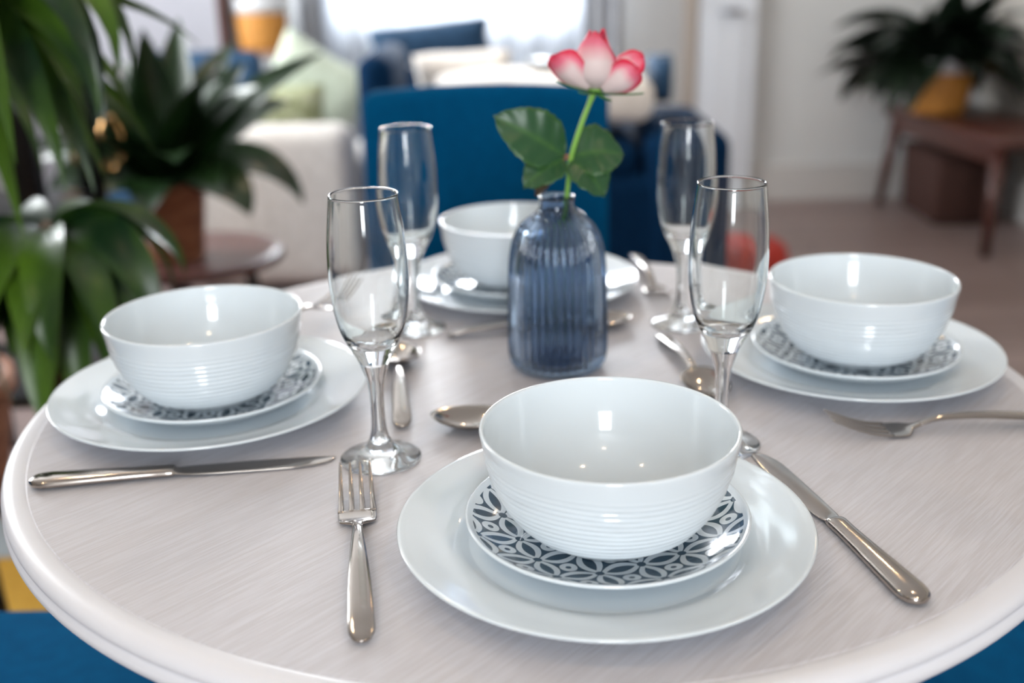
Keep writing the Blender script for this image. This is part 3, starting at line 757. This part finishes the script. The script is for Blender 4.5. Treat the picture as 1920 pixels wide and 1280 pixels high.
# large strap-leaved plant close to the table
ps = empty('plant_stand', (-.90, 1.50, .0122), 'black metal plant stand under the tall strap-leaved plant', 'plant stand')
link('stand_top', lathe([(0, .303), (.10, .303), (.105, .310), (.105, .318), (0, .318)], 40), BLACKMET, ps)
for k in range(3):
    a = PI+k*2*PI/3; bm = bmesh.new(); tube(bm, [(.06*math.cos(a), .06*math.sin(a), .304), (.07*math.cos(a), .07*math.sin(a), 0)], .011); link('leg', bm, BLACKMET, ps)
fp = empty('dracaena', (-.90, 1.50, .3302), 'tall green plant with arching strap leaves rising beside the table', 'plant')
def lf(bm, P, *a, **k): leaf_into(bm, (P[0]+.90, P[1]-1.5, P[2]+T-.3302), *a, **k)
link('pot', lathe(resample([(0, 0), (.10, 0), (.105, .01), (.135, .17), (.145, .18), (.145, .205), (.130, .205), (.125, .18), (0, .175)], .02), 48), TERRA, fp)
link('soil', lathe([(0, .182), (.126, .180)], 32), SOIL, fp)
bm = bmesh.new(); tube(bm, [(.0, 0, .17), (.10, .02, .40), (.12, .01, .62), (.165, 0, .75)], [.020, .018, .016, .011]); tube(bm, [(.04, -.02, .17), (.16, -.01, .32), (.25, 0, .44)], [.018, .016, .011])
link('cane', bm, TRUNK, fp)
random.seed(11)
bm = bmesh.new()
top = (-.735, 1.50, .315)
for az, el, L, wd, dr in [(-.15, .9, .36, .022, 3.0), (-.45, .7, .38, .022, 2.7), (-.3, .2, .30, .022, 1.8), (.2, .8, .34, .021, 2.8), (-.1, .60, .26, .018, 2.6), (-.35, .35, .32, .021, 2.2), (-.6, .75, .42, .021, 2.6), (-.8, .10, .40, .021, 1.7), (-1.0, .55, .46, .022, 2.3), (-1.2, -.2, .42, .021, 1.2), (-1.45, .5, .44, .022, 2.2), (-1.8, .2, .42, .021, 1.6), (.5, .5, .26, .019, 2.3), (1.2, .6, .30, .019, 2.1),
                          (-.5, -.3, .34, .020, 1.2), (-.2, -.5, .30, .018, .9), (-.95, -.6, .36, .020, .8), (-2.6, .6, .4, .02, 2.2), (3.1, .6, .4, .02, 2.2), (2.0, .5, .36, .02, 2.1), (-.7, 1.1, .30, .017, 2.3), (-1.2, 1.2, .30, .017, 2.0), (.1, -.2, .24, .018, 1.4), (-1.5, -.7, .40, .020, .6)]:
    lf(bm, top, az, el+.05, L, wd*1.25, dr, shape='strap', roll=random.uniform(.3, 1.0)*(1 if math.cos(az) > 0 else -1))
for az, el, L in [(-.6, 1.2, .2), (.4, 1.3, .2), (-1.6, 1.1, .2), (2.2, 1.2, .2)]: lf(bm, top, az, el, L*.6, .014, 1.2, shape='strap')
for k in range(16):
    lf(bm, (top[0]-.02, top[1]+.03, top[2]-.03), random.uniform(-2.2, .5), random.uniform(-.7, .5), random.uniform(.26, .38), random.uniform(.018, .024), random.uniform(1.0, 2.0), shape='strap', roll=random.uniform(-.9, .9))
link('foliage', bm, LEAFF, fp)
bm = bmesh.new()
low = (-.650, 1.50, .010)
for az, el, L, wd, dr in [(-.1, .55, .22, .026, 2.2), (-.5, .35, .24, .028, 2.0), (-.9, .2, .26, .028, 1.9), (-1.3, .35, .26, .027, 2.1), (-1.8, .3, .26, .028, 2.0), (.4, .45, .22, .026, 2.0), (1.2, .5, .22, .026, 2.0), (2.4, .5, .24, .026, 2.1), (-2.4, .4, .26, .027, 2.1), (3.1, .4, .24, .026, 2.0),
                          (-.3, -.2, .22, .026, 1.4), (-.8, -.5, .26, .027, 1.0), (-1.5, -.6, .28, .028, .9), (-2.1, -.4, .26, .028, 1.1), (-1.15, -1.0, .26, .025, .5), (-.2, -.9, .24, .024, .6), (-1.9, -1.1, .28, .026, .4), (-2.8, -.3, .26, .026, 1.2), (.1, -.5, .22, .024, .9)]:
    lf(bm, low, az, el, L*1.05, wd*1.1, dr, shape='oval', roll=random.uniform(-.7, .7))
for k in range(16):
    lf(bm, (low[0]-.02, low[1]+.02, low[2]-.02), random.uniform(-2.6, .3), random.uniform(-1.1, .5), random.uniform(.18, .27), random.uniform(.024, .030), random.uniform(.8, 1.8), shape='oval', roll=random.uniform(-.9, .9))
link('foliage', bm, LEAFF, fp)

# black metal shelf behind it
sh = empty('metal_shelf', (-1.10, 2.30, 0), 'black metal shelving rack behind the strap-leaved plant', 'shelf')
for x in (-.945, -1.26):
    for y in (2.12, 2.44):
        part('post', BLACKMET, sh, (x, y, .95), (.045, .045, 1.9), .004, 2)
for z in (.25, .62, .93, 1.5):
    part('shelf_board', BLACKMET, sh, (-1.103, 2.28, z), (.355, .365, .025), .004, 2)

# round side table with potted lily
stb = empty('side_table', (-.83, 2.75, 0), 'round red-brown side table carrying the potted lily', 'side table')
link('table_top', lathe(resample([(0, .400), (.20, .400), (.228, .396), (.234, .388), (.230, .378), (.20, .372), (0, .370)], .01), 72), SIDEWOOD, stb)
for k in range(3):
    a = PI/2+.5+k*2*PI/3; bm = bmesh.new(); tube(bm, [(.14*math.cos(a), .14*math.sin(a), .372), (.20*math.cos(a), .20*math.sin(a), 0)], [.016, .011]); link('leg', bm, BLACKMET, stb)
pl = empty('peace_lily', (-.855, 2.700, .4002), 'dark broad-leaved lily in a brown terracotta pot on the round side table', 'plant')
link('pot', lathe(pot_profile(.066, .088, .200), 48), TERRA, pl)
link('soil', lathe([(0, .172), (.079, .172)], 32), SOIL, pl)
bm = bmesh.new(); random.seed(5)
for az, el, L, wd, dr, ro in [(2.9, 1.25, .46, .024, 1.0, .9), (1.4, 1.35, .38, .046, .2, 0), (-1.4, 1.45, .36, .044, .15, 0), (-.1, 1.0, .46, .030, .65, 1.1), (.1, .85, .33, .040, 2.2, .7), (-.4, 1.1, .34, .046, .7, .7), (-1.2, 1.0, .30, .050, 1.3, 0), (-1.9, 1.1, .30, .050, 1.2, 0),
                          (-2.6, 1.0, .30, .048, 1.2, -.5), (3.0, .9, .30, .046, 1.4, -.9), (.6, 1.0, .34, .048, 1.0, .6), (-.8, 1.25, .32, .055, .6, .3), (-2.2, 1.35, .32, .055, .5, 0), (.9, 1.25, .36, .048, .5, .4), (-1.5, .8, .22, .055, 1.8, 0), (-2.9, .7, .26, .048, 1.6, -.8),
                          (-.9, .8, .26, .055, 1.5, .2), (-.3, 1.35, .28, .055, .6, .5), (3.14, 1.30, .28, .055, .6, -.4), (-1.7, 1.5, .30, .055, .2, 0), (-.5, .7, .24, .050, 1.9, .5), (-2.4, .7, .24, .055, 1.8, -.3), (.2, 1.25, .32, .048, .5, .9), (2.2, 1.2, .34, .050, .6, -.6), (2.8, 1.0, .30, .045, 1.0, -.8)]:
    b = (.03*math.cos(az), .03*math.sin(az), .172)
    leaf_into(bm, b, az, el, L*1.13, wd*1.25, dr, shape='oval', roll=ro)
link('foliage', bm, LEAFD, pl)
for az, el, L in [(.15, 1.18, .30), (2.5, 1.15, .31)]:
    bm = bmesh.new(); leaf_into(bm, (0, 0, .172), az, el, L, .0035, .15, shape='strap', fold=.9)
    leaf_into(bm, (L*math.cos(az)*math.cos(el-.06), L*math.sin(az)*math.cos(el-.06), .172+L*math.sin(el-.06)-.01), az, 1.2, .055, .016, .5, shape='oval', fold=.6)
    link('spathe', bm, SPATHE, pl)
# gold ornament and candle
gn = empty('ring_ornament', (-1.012, 2.66, .4002), 'gold ornament of two upright hoops beside the potted lily', 'ornament')
link('base', lathe([(0, 0), (.045, 0), (.045, .010), (.012, .016), (.008, .03), (.008, .240), (0, .240)], 32), GOLD, gn)
for dx, r in ((-.028, .052), (.042, .060)):
    bm = bmesh.new(); n = 36
    pts = [(dx+r*.45*math.cos(2*PI*k/n), r*.2*math.sin(2*PI*k/n), .300+r*math.sin(2*PI*k/n)) for k in range(n+1)]
    tube(bm, pts, .0075, 10, cap=False); link('hoop', bm, GOLD, gn)
bm = bmesh.new(); tube(bm, [(-.028, 0, .250), (0, 0, .235), (.042, 0, .242)], .006); link('crossbar', bm, GOLD, gn)
cn = empty('candle_jar', (-.985, 2.57, .4002), 'small gold and white candle jar at the foot of the gold hoops', 'candle')
link('jar', lathe([(0, 0), (.026, 0), (.030, .006), (.031, .045), (.028, .045), (.027, .038), (0, .038)], 32), GOLD, cn)
link('wax', lathe([(0, .052), (.020, .052), (.026, .046), (.0265, .038)], 32), SPATHE, cn)

# ---------------------------------------------------------------- bench by the wall with basket plant
be = empty('bench', (1.93, 4.42, 0), 'dark red wooden bench along the wall carrying the basket plant', 'bench')
rotb = Matrix.Rotation(.10, 3, 'Z')
part('seat_board', DARKWOOD, be, (1.93, 4.42, .425), (.40, .98, .045), .012, 3, rotb)
part('apron', DARKWOOD, be, (1.768, 4.43, .375), (.022, .84, .07), .004, 2, rotb)
for sx, sy in ((-1, -1), (-1, 1), (1, -1), (1, 1)):
    a = rotb @ Vector((sx*.150, sy*.42, 0)); b = rotb @ Vector((sx*.185, sy*.47, 0))
    bm = bmesh.new(); tube(bm, [(a.x, a.y, .405), (b.x*1.0, b.y, .0)], [.030, .018], 14); link('leg', bm, DARKWOOD, be)
bk = empty('storage_basket', (1.90, 4.62, 0), 'dark brown woven basket pushed under the wooden bench', 'basket')
bm = bmesh.new(); box(bm, (0, 0, .14), (.26, .42, .27), .02)
for v in bm.verts:
    if v.co.z < .1: v.co.x *= .92; v.co.y *= .94
link('woven_body', bm, BASKETD, bk, loc=(0, 0, 0))
bm = bmesh.new(); box(bm, (0, 0, .285), (.275, .435, .022), .008); link('lid', bm, BASKETD, bk)
bp = empty('basket_plant', (1.815, 4.62, .4478), 'dark leafy plant in an orange wicker basket with a white rim on the bench', 'plant')
link('basket', lathe(resample([(0, 0), (.105, 0), (.118, .01), (.132, .10), (.130, .175), (.124, .178), (0, .176)], .02), 48), WICKER, bp)
link('liner', lathe([(.120, .172), (.134, .170), (.136, .215), (.130, .225), (.122, .222), (.118, .180), (0, .178)], 48), LINER, bp)
bm = bmesh.new(); random.seed(21)
for k in range(90):
    az = random.uniform(0, 2*PI); el = random.uniform(.3, 1.4)
    L = random.uniform(.34, .50); L = min(L, .28/max(.01, abs(math.cos(az)))) if math.cos(az) > .2 else L; L = min(L, .30/max(.01, math.sin(az))) if math.sin(az) > .2 else L
    leaf_into(bm, (.04*math.cos(az), .04*math.sin(az), .17), az, el, L, random.uniform(.045, .065), random.uniform(.8, 2.0), shape='oval', roll=random.uniform(-.9, .9))
for az, el, L, dr in [(3.14, 1.0, .56, 2.0), (-2.8, .9, .50, 2.3), (2.9, 1.2, .54, 1.8), (3.3, .7, .42, 2.2), (-.3, 1.1, .34, 1.9), (-.6, .9, .34, 1.6), (-1.5, 1.2, .3, 1.9), (-1.3, 1.0, .30, 2.3)]:
    leaf_into(bm, (0, 0, .17), az, el, L, .055, dr, shape='oval', roll=.7)
link('foliage', bm, LEAFB, bp)

# ---------------------------------------------------------------- basket on a tall wooden unit by the window
ts = empty('shelf_unit', (-1.03, 4.62, 0), 'tall narrow brown wooden shelf beside the window carrying an orange basket', 'shelf')
part('side_panel', DARKWOOD, ts, (-1.135, 4.62, .95), (.03, .22, 1.9), .003, 2)
for z in (.30, .755, 1.35):
    part('shelf_board', noisy('pale_brown_board', (.30, .17, .11), (.36, .21, .14), 8, .5), ts, (-.995, 4.62, z), (.25, .22, .025), .003, 2)
part('side_panel', mat('grey_panel', (.28, .28, .28), .5), ts, (-.862, 4.62, .95), (.02, .22, 1.9), .003, 2)
ob = empty('wicker_basket', (-.995, 4.615, .7677), 'orange wicker basket with a white rim on the tall shelf', 'basket')
link('basket', lathe(resample([(0, 0), (.098, 0), (.104, .01), (.110, .08), (.112, .150), (.106, .152), (0, .150)], .02), 48), WICKER, ob)
link('liner', lathe([(.102, .148), (.113, .146), (.115, .20), (.109, .205), (.103, .20), (.10, .155), (0, .153)], 48), LINER, ob)

# ---------------------------------------------------------------- on the floor
rg = empty('rug', (-1.30, 1.30, 0), 'ochre rug with a pale blue-grey border on the floor beside the table', 'rug')
bm = bmesh.new(); box(bm, (-.03, -.02, .006), (.98, 1.20, .012), .004); link('pile', bm, RUGY, rg)
bm = bmesh.new(); box(bm, (-.03, .66, .006), (.98, .155, .0118), .004); link('border', bm, RUGP, rg)
pf = link('pouf', lathe(resample([(0, 0), (.10, .002), (.15, .03), (.165, .09), (.15, .15), (.10, .175), (0, .18)], .01), 48), REDF, loc=(.80, 3.62, 0)); tag(pf, 'small red fabric pouf on the floor beside the navy sofa', 'pouf')
